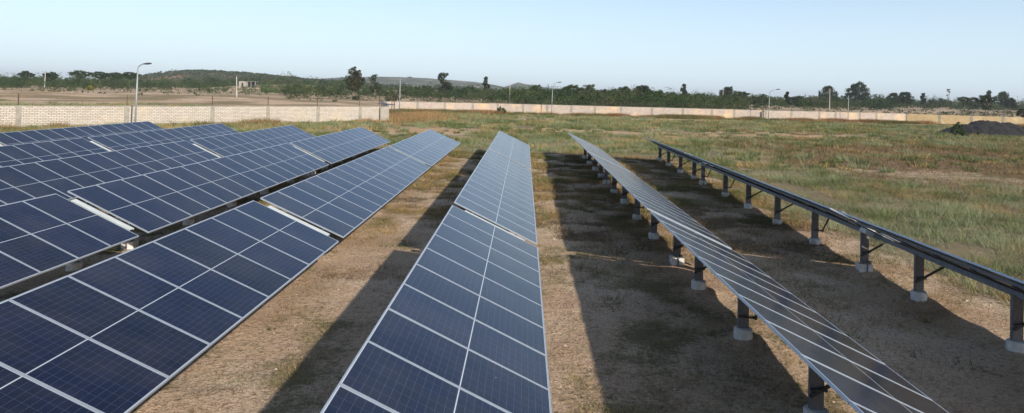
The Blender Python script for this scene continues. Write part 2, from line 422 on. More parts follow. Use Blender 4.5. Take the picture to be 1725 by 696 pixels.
def field_grass():
    parts = []
    # open field, clumped bushy tufts
    n = 150000; y = 9+RNG.random(n)**1.15*124; x = RNG.uniform(-.85, .85, n)*(y+8)
    k = in_frame(x, y); x, y = x[k], y[k]
    g, d, o = cover(x, y)
    cl = fbm(x*.75+3, y*.75+8, 3)
    inside = (x < 10.2) & (y < 49.5)
    p = sm(g, .40, .78)*sm(cl, .36, .60)*np.where(inside, .55, 1.)
    k = RNG.random(len(x)) < p; x, y, cl, inside, g = x[k], y[k], cl[k], inside[k], g[k]
    hue = fbm(x*.22+60, y*.30+7, 3); mixv = sm(hue, .36, .62)[:, None]; m2 = sm(fbm(x*.5+3, y*.6+90, 2), .45, .7)[:, None]
    col = G_GREEN*(1-mixv)+G_GREY*mixv; col = col*(1-m2*.75)+G_DRY*m2*.75
    col = np.where(inside[:, None], col*.45+G_DRY*.5, col)
    s = np.where(inside, .45, 1.)*(.55+1.1*cl)*RNG.uniform(.6, 1.2, len(x))
    far = sm(y, 30, 110)
    parts.append(blades(x, y, (.26+.10*far)*s, (.20+.20*far)*s, 11, .012+.05*far, col, 1.05))
    # brown dead weeds
    n = 190000; y = 12+RNG.random(n)*112; x = RNG.uniform(-.85, .85, n)*(y+6)
    k = in_frame(x, y); x, y = x[k], y[k]; g, d, o = cover(x, y)
    k = RNG.random(len(x)) < sm(d, .2, .6)*.8; x, y = x[k], y[k]
    t = RNG.random((len(x), 1)); col = G_BROWN*(1-t)+G_DRY*t*.6+G_RED*t*.2; far = sm(y, 30, 110)
    parts.append(blades(x, y, RNG.uniform(.10, .32, len(x)), .18+.15*far, 7, .012+.040*far, col*RNG.uniform(.55, 1.5, (len(x), 1)), .9))
    # scattered dry wisps on the bare soil between the rows
    n = 170000; y = 7+RNG.random(n)**1.1*43; x = RNG.uniform(-27, 10.8, n)
    k = in_frame(x, y); x, y = x[k], y[k]
    cl = fbm(x*.9+3, y*.9+61, 3); c2 = fbm(x*.25+31, y*.25, 3); k = RNG.random(len(x)) < sm(cl+.5*(c2-.5), .44, .66)*(.45+.55*sm(y, 10, 26)); x, y = x[k], y[k]
    t = RNG.random((len(x), 1)); q = sm(fbm(x*.6+9, y*.6+9, 2), .45, .65)[:, None]
    col = (G_DRY*(1-t*.5)+G_BROWN*t*.5)*(1-q*.7)+G_GREEN*q*.7
    parts.append(blades(x, y, RNG.uniform(.03, .13, len(x))*(1+.8*sm(y, 15, 35)), .13, 8, .010+.014*sm(y, 12, 40), col, 1.2))
    # small creeping tufts, each one distinct, on the sand
    n = 60000; y = 7+RNG.random(n)**1.2*42; x = RNG.uniform(-27, 11.2, n); k = in_frame(x, y); x, y = x[k], y[k]
    cl = fbm(x*.7+3, y*.7+61, 3); k = RNG.random(len(x)) < (.05+.42*sm(cl, .42, .66)); x, y = x[k], y[k]
    t = RNG.random((len(x), 1)); col = np.where(t < .40, G_BROWN*1.1, np.where(t < .75, G_DRY*.8, G_GREEN*1.15))
    sz = RNG.uniform(.5, 1.5, len(x))
    parts.append(blades(x, y, .065*sz, .085*sz, 20, .009+.01*sm(y, 14, 40), col, 1.5))
    # rounded bushy clumps, grey green, standing out of the field
    n = 16000; y = 9+RNG.random(n)*116; x = RNG.uniform(-.85, .85, n)*(y+6)
    k = in_frame(x, y) & ~((x < 10.4) & (y < 50)); x, y = x[k], y[k]; g, d, o = cover(x, y)
    cl = fbm(x*.33+12, y*.33+40, 3); near7 = np.exp(-((x-15)/7)**2-((y-30)/18)**2)
    k = RNG.random(len(x)) < sm(cl, .42, .62)*(.25+.75*near7)*sm(g, .2, .6)*.8; x, y, cl = x[k], y[k], cl[k]
    hue = sm(fbm(x*.18+60, y*.25+7, 3), .38, .6)[:, None]; col = G_GREEN*(1-hue)*1.1+G_GREY*hue*1.15
    far = sm(y, 25, 100); s = RNG.uniform(.6, 1.3, len(x))
    parts.append(blades(x, y, (.42+.12*far)*s, (.26+.22*far)*s, 42, .012+.045*far, col*RNG.uniform(.7, 1.2, (len(x), 1)), .95))
    # separate low bushes dotted over the middle distance
    n = 2600; y = 44+RNG.random(n)*78; x = RNG.uniform(-.85, .85, n)*(y+6); k = in_frame(x, y) & ~((x < 10.4) & (y < 52)); x, y = x[k], y[k]
    cl = fbm(x*.12+2, y*.2+4, 3); k = (RNG.random(len(x)) < sm(cl, .40, .60)*.8) & ~((y-60 > 1.144*(x+45)-3) & (x < -17)); x, y = x[k], y[k]
    t = RNG.random((len(x), 1)); col = np.where(t < .6, G_GREEN*1.0, np.where(t < .85, G_GREY*.9, G_DRY)); s = RNG.uniform(.5, 1.5, len(x))
    parts.append(blades(x, y, .40*s, .42*s, 70, .05, col, .8))
    # single small green herbs on the sandy aisles
    n = 260; y = 8+RNG.random(n)*38; x = RNG.uniform(-26, 10, n); k = in_frame(x, y); x, y = x[k], y[k]
    parts.append(blades(x, y, RNG.uniform(.06, .16, len(x)), .10, 22, .016, G_GREEN*1.1+0*x[:, None], 1.))
    grow('grass', 'grey green and straw coloured grass tufts growing over the field and between the panel rows', 'grass', parts)
field_grass()

# ------------------------------------------------------------------ solar tables
def module_meshes():
    b = MB(); u, v = MODL/2-.015, MODW/2-.015
    b.quad([(-u,-v,-.003),(u,-v,-.003),(u,v,-.003),(-u,v,-.003)], [(-u,-v),(u,-v),(u,v),(-u,v)])
    me = b.mesh('solar_panel', M['cells']); me.materials.append(M['back'])
    bm = bmesh.new(); bm.from_mesh(me)   # back glass
    r = bmesh.ops.duplicate(bm, geom=bm.faces[:])
    for f in [g for g in r['geom'] if isinstance(g, bmesh.types.BMFace)]:
        for vv in f.verts: vv.co.z = -.009
        f.normal_flip(); f.material_index = 1
    bm.normal_update()
    bm.to_mesh(me); bm.free()
    for p in me.polygons:
        pass
    fr = MB(); L, Wd = MODL/2, MODW/2; w = .018; h = .035
    fr.box((0, -Wd+w/2, -h/2), (MODL, w, h)); fr.box((0, Wd-w/2, -h/2), (MODL, w, h))
    fr.box((-L+w/2, 0, -h/2), (w, MODW-2*w, h)); fr.box((L-w/2, 0, -h/2), (w, MODW-2*w, h))
    return me, fr.mesh('frame', M['alu'])
ME_MOD, ME_FRAME = module_meshes()
# make sure cell face points up
for p in ME_MOD.polygons:
    if (p.normal.z < 0) == (p.material_index == 0): p.flip()
def base_mesh(kind):
    b = MB()
    if kind == 'round':
        b.tube([(0,0,-.1),(0,0,.02),(0,0,.235),(0,0,.25)], [.168,.166,.163,.148], 20)
    else:
        b.box((0,0,.085), (.31,.31,.35))
    return b.mesh('concrete_footing', M['concrete'])
ME_BASE = {'round': base_mesh('round'), 'square': base_mesh('square')}
def post_mesh():
    b = MB()     # cold formed channel with lips; its web faces along the row
    b.box((0,0,.63), (.18,.006,.86)); b.box((-.0895,.04,.63), (.006,.078,.86)); b.box((.0895,.04,.63), (.006,.078,.86))
    b.box((-.075,.076,.63), (.024,.005,.86)); b.box((.075,.076,.63), (.024,.005,.86))
    b.box((0,.03,1.045), (.16,.12,.012))
    b.box((-.06,-.006,.9),(.02,.008,.02)); b.box((.06,-.006,.9),(.02,.008,.02)); b.box((0,-.006,.55),(.02,.008,.02))
    return b.mesh('post', M['galv'])
ME_POST = post_mesh()
def strut_mesh(kind, tilt):
    b = MB(); n = Vector((math.sin(tilt),0,math.cos(tilt))); a = Vector((math.cos(tilt),0,-math.sin(tilt)))
    c = Vector((.07,0,PLANE_Z))
    if kind == 0:
        b.bar((-.12,-.05,.46), c+a*.62-n*.09+Vector((0,-.05,0)), .03, .045)
        b.box((.0,-.05,.55), (.22,.05,.03))
        e = c+a*.62-n*.07; b.box((e.x,e.y-.05,e.z), (.06,.06,.07))
    else:
        b.bar((-.11,-.05,.52), (.19,-.05,.50), .03, .035)
        b.bar((.18,-.05,.49), c+a*.42-n*.09+Vector((0,-.05,0)), .03, .04)
        b.box((.19,-.05,.50), (.05,.07,.05))
    return b.mesh('strut', M['dark_steel'])
def bolts_mesh():
    b = MB()
    b.box((-.09,-.08,.305),(.05,.07,.09)); b.box((.09,-.08,.305),(.05,.07,.09)); b.box((0,-.14,.14),(.035,.02,.36)); b.box((-.15,-.10,.29),(.10,.03,.03))
    return b.mesh('anchor_plate', M['galv'])
ME_ANCH = bolts_mesh()
_b = MB(); _b.box((0,0,0), (1.36,.05,.024)); ME_RAFT = _b.mesh('rafter', M['dark_steel'])
ROWN = ['first','second','third','fourth','fifth','sixth','seventh','eighth']
def table(ri, ti, rx, tilt, y0, nmod, posts):
    th = R(tilt); L = nmod*MODP; yc = y0+L/2
    root = empty('solar_table', (rx, yc, .0))
    idx = ti if len(ROWS[ri][2]) == 3 else ti+1
    where = ['nearest', 'middle', 'farthest'][idx]
    look = {0:'dark navy', 1:'slate blue', 2:'pale blue'}[idx] if ri < 6 else ('grey violet' if ri == 6 else 'edge-on black')
    nxt = {0:'cropped by the bottom edge', 1:'between two white strips', 2:'ending before the open field'}[idx]
    if ri in (0,1) and idx == 1: nxt = 'cut by the left picture edge'
    tag(root, f'{look} panel table, {where} in {ROWN[ri]} row from left, {nxt}', 'solar table', 'tilted solar tables in eight rows')
    rot = (0, th, 0)
    jit = random.Random(ri*10+ti)
    for k in range(nmod):
        o = link(bpy.data.objects.new('solar_panel', ME_MOD), root)
        o.location = (0, -L/2+MODP*(k+.5), PLANE_Z); o.rotation_euler = (R(jit.uniform(-.12,.12)), th+R(jit.uniform(-.15,.15)), 0)
        link(bpy.data.objects.new('frame', ME_FRAME), o)
    n = Vector((math.sin(th),0,math.cos(th))); a = Vector((math.cos(th),0,-math.sin(th))); c = Vector((0,0,PLANE_Z))
    for s in (-.60, .60):
        b = MB(); p = c+a*s-n*.062
        # C purlin: web and two flanges
        Mx = Matrix.Translation(p) @ Matrix.Rotation(th, 4, 'Y')
        b.box((-.02,0,0), (.003,L+.06,.05), Mx); b.box((.0,0,.0235), (.037,L+.06,.003), Mx); b.box((.0,0,-.0235), (.037,L+.06,.003), Mx)
        b.build('purlin', M['galv'], root)
    b = MB(); Mx = Matrix.Translation(c-n*.165) @ Matrix.Rotation(th, 4, 'Y')
    b.box((0,0,0), (.10,L+.30,.10), Mx); b.build('torque_tube', M['galv'], root)
    for k in range(nmod+1):
        yy = -L/2+MODP*k; yy = min(max(yy, -L/2+.05), L/2-.05)
        o = link(bpy.data.objects.new('rafter', ME_RAFT), root); o.location = c-n*.1015+Vector((0,yy,0)); o.rotation_euler[1] = th
    for k, py in enumerate(posts):
        if not (y0-.2 < py < y0+L+.2): continue
        sp = (k == 0 and idx > 0)
        g = gz(rx-.07, py)
        o = link(bpy.data.objects.new('post', ME_POST), root); o.location = (-.07, py-yc, 0)
        q = link(bpy.data.objects.new('concrete_footing', ME_BASE['square' if sp else 'round']), o); q.location = (0, .03, max(0, g-.12)); q.rotation_euler[2] = jit.uniform(-.08,.08)
        if sp: q = link(bpy.data.objects.new('anchor_plate', ME_ANCH), o)
        s = link(bpy.data.objects.new('strut', STRUTS[(ri+k+ti) % 3 == 0]), root); s.location = (-.07, py-yc, 0)
    if ri > 4:
        b = MB(); pp = []; ns = nmod*3
        for q in range(ns+1):
            yy = -L/2+L*q/ns; pp.append(c+a*.30-n*(.13+.05*abs(math.sin(q*math.pi/3))+.02*jit.random())+Vector((0,yy,0)))
        b.tube(pp, .011, 5); b.build('cable', M['dark_steel'], root)
    if idx < 2:   # pale strip across the gap at the far end
        b = MB(); yy = L/2+.235
        sh = {7:.25, 6:.22}.get(ri, 0); tt = th+(R(4.5) if ri == 7 else 0)
        Mx = Matrix.Translation(c+Vector((0,yy,0))-n*.045) @ Matrix.Rotation(tt, 4, 'Y')
        ln = 1.62 if ri < 6 else 2.2
        b.box((sh*.5,0,0), (ln,.20,.012), Mx); b.box((sh*.5,-.097,-.02), (ln,.006,.04), Mx); b.box((sh*.5,.097,-.02), (ln,.006,.04), Mx)
        b.build('cover_strip', M['strip'], root)
        b = MB(); b.box((-.05,0,-.09 if ri > 6 else -.06), (.42,.32 if ri > 6 else .17,.2 if ri > 6 else .13), Mx); b.build('drive_box', M['strip'], root)
        b = MB(); Mx = Matrix.Translation(c+Vector((0,yy,0))-n*.165) @ Matrix.Rotation(th, 4, 'Y'); b.box((0,0,0), (.085,.5,.085), Mx)
        b.build('coupling', M['dark_steel'], root)
STRUTS = [strut_mesh(0, R(24.3)), strut_mesh(1, R(24.3))]
for ri, (rx, tilt, tabs) in enumerate(ROWS):
    for ti, (y0, nm) in enumerate(tabs):
        pk = ti if len(tabs) == 3 else ti+1
        table(ri, ti, rx, tilt+random.uniform(-.25,.25), y0, nm, (POSTS_END if ri == 7 else POSTS)[pk])

# ------------------------------------------------------------------ walls
WALLH = 1.92
def wall(name, pts, label, mat, pil_px, group=None, coping=True):
    """polyline wall with pilasters where the photograph shows them"""
    root = empty(name, (pts[0][0], pts[0][1], 0)); O = Vector((pts[0][0], pts[0][1], 0))
    tag(root, label, 'wall', group)
    b = MB(); cp = MB(); s = 0
    for (a, c) in zip(pts[:-1], pts[1:]):
        A = Vector((*a, -.3))-O; C = Vector((*c, -.3))-O; d = (C-A); ln = d.length; d.normalize(); nn = Vector((d.y, -d.x, 0))*.115; up = Vector((0,0,WALLH+.35))
        for sg in (1, -1):
            p0 = A+nn*sg; p1 = C+nn*sg
            b.quad([p0, p1, p1+up, p0+up], [(s,0),(s+ln,0),(s+ln,WALLH+.35),(s,WALLH+.35)])
        b.quad([A+nn+up, C+nn+up, C-nn+up, A-nn+up], [(s,0),(s+ln,0),(s+ln,.23),(s,.23)])
        for e, ss in ((A, s), (C, s+ln)): b.quad([e+nn, e-nn, e-nn+up, e+nn+up], [(ss,0),(ss+.23,0),(ss+.23,2.2),(ss,2.2)])
        if coping:
            cp.bar(A+up+Vector((0,0,.035)), C+up+Vector((0,0,.035)), .27, .065)
        s += ln
    b.build('masonry', mat, root)
    if coping: cp.build('coping', M['pil'], root)
    for px in pil_px:
        v = at(px, 190, 1.0); dx = v.x
        for (a, c) in zip(pts[:-1], pts[1:]):
            # a + t(c-a) = k*(dx,1)
            ax, ay = a; ex, ey = c[0]-a[0], c[1]-a[1]
            den = ex-dx*ey
            if abs(den) < 1e-6: continue
            t = (dx*ay-ax)/den
            if -.001 <= t <= 1.001:
                p = Vector((ax+ex*t, ay+ey*t, 0)); d = Vector((ex, ey, 0)).normalized()
                q = MB(); ang = math.atan2(d.y, d.x)
                Mx = Matrix.Translation(p-O) @ Matrix.Rotation(ang, 4, 'Z')
                w = .42
                q.box((0,0,WALLH/2-.1), (w,.31,WALLH+.34), Mx)
                q.build('pilaster', M['pil'], root); break
    return root
LW = [(-66,35.5),(-45,60),(-18.6,90.2)]
SWL = [(-18.35,90.4),(-17.75,92.2),(-18.5,96),(-24.8,124.2)]
FWL = [(-24.8,124.6),(-4,133.6),(22,136),(46,138.2)]
FW2 = [(46.2,137.4),(60,139.8),(76.5,143.6)]
YW = [(76.9,143.7),(96,138.2),(150,122)]
wall('block_wall', LW, 'long white block wall with grey pilasters behind the left rows of panels', M['brick_white'], [31,213,357,451,535,606])
wall('block_wall', SWL, 'short white block wall turning the corner back from the long left wall', M['brick_white'], [])
wall('block_wall', FWL, 'pale far block wall with ochre and pink stains behind the centre of the field', M['brick_pink'], [703,749,796,838,881,922,962,1002,1046,1098,1150,1199,1237])
wall('block_wall', FW2, 'pale pinkish far wall section between the step and the ochre wall', M['brick_pink'], [1290,1333,1380,1407,1448,1476])
wall('stone_wall', YW, 'ochre yellow stone wall at the far right behind the black gravel', M['stone_yellow'], [1583,1637,1690], coping=False)
def fence(pts, label, px_posts, h=1.0, wires=4):
    root = empty('wire_fence', (pts[0][0], pts[0][1], 0)); O = Vector((pts[0][0], pts[0][1], 0)); tag(root, label, 'fence')
    top = WALLH+.10
    for px in px_posts:
        dx = at(px, 190, 1.0).x
        for (a, c) in zip(pts[:-1], pts[1:]):
            ax, ay = a; ex, ey = c[0]-a[0], c[1]-a[1]; den = ex-dx*ey
            if abs(den) < 1e-6: continue
            t = (dx*ay-ax)/den
            if -.001 <= t <= 1.001:
                p = Vector((ax+ex*t, ay+ey*t, 0))-O
                q = MB(); q.bar(p+Vector((0,0,top-.1)), p+Vector((random.uniform(-.03,.03),0,top+h)), .05, .05)
                q.bar(p+Vector((.04,0,top-.1)), p+Vector((.04,0,top+h)), .01, .06)
                q.build('fence_post', M['rust'], root); break
    q = MB()
    for (a, c) in zip(pts[:-1], pts[1:]):
        for k in range(wires):
            z = top+h*(k+.7)/wires
            q.bar(Vector((*a, z))-O, Vector((*c, z))-O, .009)
    q.build('wire', M['wire'], root)
fence(LW, 'wire fence with rusty angle posts on top of the long left wall', [30,213,357,451,534,605], 1.05)
fence(SWL[:2]+SWL[2:], 'wire fence with dark posts on the corner wall by the blue roofed shed', [634,642,650,658], .9)
fence(FWL, 'thin wire fence on top of the pale wall behind the centre field', [703,749,796,838,881,922,962,1002,1046,1098,1150,1199,1237], .9, 3)
fence(FW2, 'thin wire fence on top of the wall section beside the step', [1290,1333,1380,1407,1476], .9, 3)
fence(YW, 'thin wire fence on top of the ochre stone wall', [1531,1583,1637,1690], .9, 3)

# ------------------------------------------------------------------ lamps, poles
def street_lamp(px_base, px_top, py_top, Y, arm, armz, label, head=True, r=.06):
    B = at(px_base, 190, Y); T = at(px_top, py_top, Y)
    root = empty('street_lamp' if head else 'lamp_pole', (B.x, Y, 0)); tag(root, label, 'street lamp' if head else 'pole', 'street lamps along the boundary wall' if head else None)
    tx = T.x-B.x; H = T.z
    b = MB(); b.tube([(0,0,-.2),(tx*.5,0,H*.5),(tx,0,H)], [r*1.2,r,r*.75], 10); b.build('pole', M['lamp_pole'], root, True)
    b = MB(); b.box((0,0,.05), (.36,.36,.16)); b.build('footing', M['concrete'], root)
    if head:
        b = MB(); e = Vector((tx+arm, -.1, H+armz))
        b.tube([(tx,0,H-.15),(tx+arm*.15,0,H+armz*.35),(tx+arm*.6,-.05,H+armz*.85), e], r*.75, 8); b.build('arm', M['lamp_pole'], root, True)
        b = MB(); d = Vector((1,0,.12)).normalized()
        b.tube([e-d*.10, e+d*.05, e+d*.35, e+d*.62, e+d*.74], [.04,.09,.13,.10,.03], 10)
        for i, v in enumerate(b.v): b.v[i] = (v[0], (v[1]-e.y)*1.1+e.y, (v[2]-e.z)*.75+e.z)
        hd = b.build('lamp_head', M['lamp_head'], root, True)
        b = MB(); b.box((e.x+.3, e.y, e.z-.07), (.4,.16,.02)); b.build('lens', M['strip'], hd)
street_lamp(228.3, 232.3, 114, 65.5, .62, .36, 'tall grey street lamp in front of the left wall, largest of the lamps', True, .075)
street_lamp(672.5, 674.5, 132, 123.5, 1.3, .2, 'slim pale street lamp just right of the wall corner', True, .07)
street_lamp(929, 931, 146, 131.5, .9, .8, 'pale street lamp with curved arm before the centre of the far wall')
street_lamp(1294.5, 1296.5, 156, 134.5, 1.2, .6, 'pale street lamp before the step in the far wall')
street_lamp(1428.8, 1429.5, 161, 138.8, 0, 0, 'bare pale pole standing before the right part of the far wall', False)
def utility_pole(px, py_top, Y, lean, label, r=.13, arm=True):
    T = at(px, py_top, Y); g = float(height(np.array([T.x]), np.array([Y]))[0])
    root = empty('utility_pole', (T.x, Y, g)); tag(root, label, 'utility pole', 'concrete utility poles beyond the wall')
    H = T.z-g
    b = MB(); b.tube([(-lean,0,-.3),(0,0,H)], [r*1.3,r*.8], 8); b.build('pole', M['pole_conc'], root)
    if arm:
        b = MB(); b.box((0,0,H-.5), (1.4,.08,.1)); b.box((-.6,0,H-.38), (.08,.08,.16)); b.box((.6,0,H-.38), (.08,.08,.16)); b.build('crossarm', M['rust'], root)
utility_pole(76.5, 121, 290, .1, 'pale utility pole rising from the trees at the far left')
utility_pole(398.5, 129, 225, -.3, 'pale utility pole left of the small flat roofed building')
utility_pole(859, 144, 255, 0, 'pale utility pole behind the centre of the far wall')
utility_pole(1219, 150, 330, 1.0, 'leaning pale utility pole beside dark trees right of centre')
utility_pole(1398, 149, 300, 0, 'tall pale utility pole in front of a round acacia')
utility_pole(1714, 161, 420, 0, 'pale utility pole at the right picture edge')
utility_pole(1611, 163, 520, 0, 'small distant utility pole above the right field scrub')
def lattice():
    T = at(290, 116, 900); g = 0; root = empty('lattice_tower', (T.x, 900, g)); tag(root, 'distant thin lattice tower on the skyline left of the dark hill', 'tower')
    H = T.z; b = MB()
    for sx, sy in ((-1,-1),(1,-1),(1,1),(-1,1)): b.bar((sx*1.4,sy*1.4,0), (sx*.2,sy*.2,H), .18)
    for k in range(10):
        z0 = H*k/10; z1 = H*(k+1)/10; w0 = 1.4-1.2*k/10; w1 = 1.4-1.2*(k+1)/10
        b.bar((-w0,-w0,z0), (w1,-w1,z1), .1); b.bar((w0,w0,z0), (-w1,w1,z1), .1)
    b.build('lattice', M['galv'], root)
    b = MB(); b.box((0,0,H*.86), (5,.2,.2)); b.box((0,0,H*.95), (3.4,.2,.2)); b.build('crossarm', M['galv'], root)
lattice()

# ------------------------------------------------------------------ small building, shed
def building():
    p = at(417, 140, 366); g = gz(p.x, 366); root = empty('flat_roofed_building', (p.x, 366, g)); tag(root, 'small pale flat roofed building with an open veranda on the left hillside', 'building')
    b = MB(); b.box((-2.4,2,1.5), (4.2,4.4,3.4)); b.build('wall', M['plaster'], root)
    b = MB(); b.box((2.0,1.6,3.2), (4.9,4.9,.14)); b.build('roof', M['lamp_pole'], root)
    for x in (.2,2.0,4.2):
        b = MB(); b.box((x,-.4,1.5), (.28,.28,3.3)); b.build('column', M['plaster'], root)
    b = MB(); b.box((2.1,1.0,1.5), (4.4,.25,3.3)); b.build('veranda_shade', M['opening_shade'], root)  # shade of the veranda interior painted as a near-black wall
    b = MB(); b.box((-2.6,-.215,1.4), (.9,.03,1.9)); b.build('doorway_shade', M['opening_shade'], root)  # near-black sheet painted as the shade in the doorway
building()
def shed():
    c = at(648, 176, 99.5); root = empty('open_shed', (c.x+.3, 99.5, 0)); tag(root, 'low open shed with dark blue sheet roof behind the wall corner', 'shed')
    b = MB(); Mx = Matrix.Translation((0,0,c.z+.05)) @ Matrix.Rotation(R(4), 4, 'Y'); b.box((0,0,0), (2.1,2.2,.06), Mx)
    for k in range(9): b.box((-.96+k*.24,0,.035), (.05,2.2,.03), Mx)
    b.build('roof', M['tarp'], root)
    for x in (-.9,.9):
        for y in (-.9,.9):
            b = MB(); b.bar((x,y,0), (x,y,c.z+.9), .09); b.build('post', M['rust'], root)
shed()

# ------------------------------------------------------------------ gravel heap
def gravel():
    c = at(1660, 226, 97); ox, oy = c.x+3.3, 98.5
    n = 110; xs = np.linspace(-9.5, 15, n); ys = np.linspace(-5, 6, 70); X, Y = np.meshgrid(xs, ys)
    def cone(cx, cy, h, rx, ry): return h*np.maximum(0, 1-np.sqrt(((X-cx)/rx)**2+((Y-cy)/ry)**2))**.85
    Z = np.maximum.reduce([cone(-2.2,0,1.95,6.8,3.9), cone(.5,.4,1.8,4.6,3.9), cone(5.1,-.2,1.75,5.2,3.8), cone(9.5,.4,1.6,5,4), cone(-5.2,-.3,.9,3.6,2.6)])
    Z = np.minimum(Z*1.15, 1.9+.1*vnoise(X, Y))+(fbm(X*1.8, Y*1.8, 4)-.5)*.62*(Z > .03)*np.minimum(1, Z*2)-.03
    n1, n0 = Z.shape; i = np.arange(n1-1)[:, None]*n0+np.arange(n0-1)[None, :]
    Fc = np.stack([i, i+1, i+n0+1, i+n0], -1).reshape(-1, 4)
    z = Z.ravel(); keep = (z[Fc].max(1) > -.02)
    me = np_mesh('gravel_heap', np.stack([X.ravel(), Y.ravel(), z+.09], 1), Fc[keep], [M['gravel']], smooth=True)
    o = link(bpy.data.objects.new('gravel_heap', me)); o.location = (ox, oy, 0)
    tag(o, 'long black gravel heap with two rounded tops before the ochre wall', 'gravel heap')
gravel()

# ------------------------------------------------------------------ trees
def leaf_quads(P, size, rng, col):
    n = len(P); a = rng.normal(size=(n,3)); a /= np.linalg.norm(a, axis=1)[:, None]
    b = np.cross(a, rng.normal(size=(n,3))); b /= np.linalg.norm(b, axis=1)[:, None]
    s = (size*rng.uniform(.6, 1.35, n))[:, None]
    V = np.stack([P-a*s*.5, P+b*s*.32, P+a*s*.5, P-b*s*.32], 1).reshape(-1, 3)
    return V, np.repeat(col, 4, 0)
def crown_points(lobes, n, rng):
    """lobes (x,y,z,rx,rz): leaves gathered round twig ends inside each lobe"""
    vol = np.array([l[3]**2*l[4] for l in lobes])**.75; vol /= vol.sum(); out = []
    for l, w in zip(lobes, vol):
        m_ = max(6, int(n*w)); k = max(5, int(m_/26))
        d = rng.normal(size=(k,3)); d /= np.linalg.norm(d, axis=1)[:, None]
        rr = rng.uniform(.45, 1.0, k)**.6; c = d*rr[:, None]*np.array([l[3], l[3], l[4]])*.88
        j = rng.integers(0, k, m_); q = np.clip(rng.normal(size=(m_,3)), -1.7, 1.7)*np.array([l[3], l[3], l[4]])*.17
        out.append(c[j]+q+np.array(l[:3]))
    return np.vstack(out)
def tree(name, x, y, H, lobes, mat, label, cat='tree', group=None, n=2600, leaf=.34, trunk=.22, seed=1, tint=(1,1,1), bare=.0):
    """lobes in fractions of H"""
    rng = np.random.default_rng(seed); g = float(height(np.array([x]), np.array([y]))[0])
    root = empty(name, (x, y, g)); tag(root, label, cat, group)
    LB = [tuple(v*H for v in l) for l in lobes]
    P = crown_points(LB, n, rng); tn = np.array(tint)[None, :]*rng.uniform(.72, 1.3, (len(P), 1))
    V, C = leaf_quads(P, leaf, rng, np.hstack([tn, np.ones((len(P), 1))]))
    link(bpy.data.objects.new('crown', np_mesh('crown', V, np.arange(len(V)).reshape(-1, 4), [mat], C)), root)
    b = MB(); fork = min(l[2]-l[4]*.3 for l in LB); fork = max(fork, .08*H)
    b.tube([(0,0,-.3),(rng.normal()*.02*H,0,fork*.5),(0,0,fork)], [trunk*1.3,trunk,trunk*.8], 8)
    for l in LB:
        for q in range(3):
            e = Vector((l[0]+rng.normal()*l[3]*.45, l[1]+rng.normal()*l[3]*.45, l[2]+l[4]*rng.uniform(-.1,.75)))
            mpt = Vector((0,0,fork))*.45+e*.55+Vector((0,0,-.04*H))
            b.tube([(0,0,fork*.9), mpt, e], [trunk*.55,trunk*.3,trunk*.08], 5)
    b.build('trunk', M['bark'], root)
    return root
def tpx(px, py_top, Y, **k):
    T = at(px, py_top, Y); g = float(height(np.array([T.x]), np.array([Y]))[0])
    return tree(k.pop('name', 'tree'), T.x, Y, T.z-g, k.pop('lobes'), k.pop('mat'), k.pop('label'), **k)
def rl(seed, n, spread, z0, z1, r, rz):
    rr = random.Random(seed); out = []
    for i in range(n):
        t = i/max(1, n-1); out.append((rr.uniform(-spread, spread), rr.uniform(-spread, spread)*.8, z0+(z1-z0)*rr.uniform(0,1) if i else z1, r*rr.uniform(.7,1.2), rz*rr.uniform(.7,1.2)))
    return out
TALL = [(-.04,0,.83,.15,.13),(.10,0,.80,.16,.12),(-.10,0,.55,.21,.18),(.13,.03,.52,.21,.17),(0,0,.36,.22,.14),(-.02,.05,.68,.2,.14),(.22,0,.6,.12,.12),(.0,0,.93,.09,.07)]
TWO = [(-.05,.03,.66,.13,.13),(-.10,0,.82,.16,.15),(.0,0,.88,.12,.10),(-.16,0,.72,.10,.09),(.08,0,.50,.18,.17),(-.02,0,.35,.22,.17),(.16,0,.38,.15,.14)]
COLM = [(0,0,.86,.10,.11),(-.04,0,.70,.13,.12),(.05,0,.56,.13,.12),(0,0,.38,.14,.14),(.02,0,.93,.08,.06)]
ROUND = [(0,0,.72,.26,.22),(-.24,0,.6,.20,.17),(.24,0,.6,.20,.17),(-.1,.1,.45,.28,.17),(.15,-.1,.42,.26,.16),(.08,0,.83,.17,.13),(-.14,0,.82,.14,.11)]
ACAC = [(-.30,0,.80,.20,.10),(0,.05,.88,.26,.10),(.30,0,.80,.20,.09),(-.1,0,.70,.22,.10),(.18,0,.68,.20,.09),(.0,-.1,.5,.2,.12)]
UMB = [(-.42,0,.80,.26,.12),(-.05,.05,.88,.34,.13),(.36,0,.82,.28,.12),(.05,0,.70,.34,.13)]
D_, L_, O_ = M['leaf_dark'], M['leaf'], M['leaf_olive']
tpx(597, 111.5, 240, lobes=TALL, mat=O_, label='tall olive green tree with visible trunk, highest tree left of centre', n=4600, leaf=.42, trunk=.3, seed=3, tint=(.62,.62,.6))
tpx(632, 124, 290, lobes=TWO, mat=D_, label='small dark two tiered tree right of the tall olive tree', n=2200, leaf=.42, seed=4, tint=(1.1,1.1,1.1))
tpx(750, 121, 300, lobes=TWO, mat=D_, label='dark tree with a round top lobe above a wider crown at centre left', n=4200, leaf=.45, trunk=.25, seed=5)
tpx(819, 128, 310, lobes=COLM, mat=D_, label='narrow upright dark tree alone against the pale hills', n=2300, leaf=.45, seed=6)
tpx(904, 141, 270, lobes=ROUND, mat=L_, label='bushy green tree between the upright tree and the centre lamp', n=3200, leaf=.45, seed=7)
tpx(965, 142, 240, lobes=ACAC, mat=L_, label='broad green acacia just right of the centre lamp', n=3400, leaf=.42, seed=8)
tpx(993, 140, 235, lobes=ROUND, mat=O_, label='feathery olive tree between two broad acacias', n=3000, leaf=.40, seed=9, tint=(.95,1,.9))
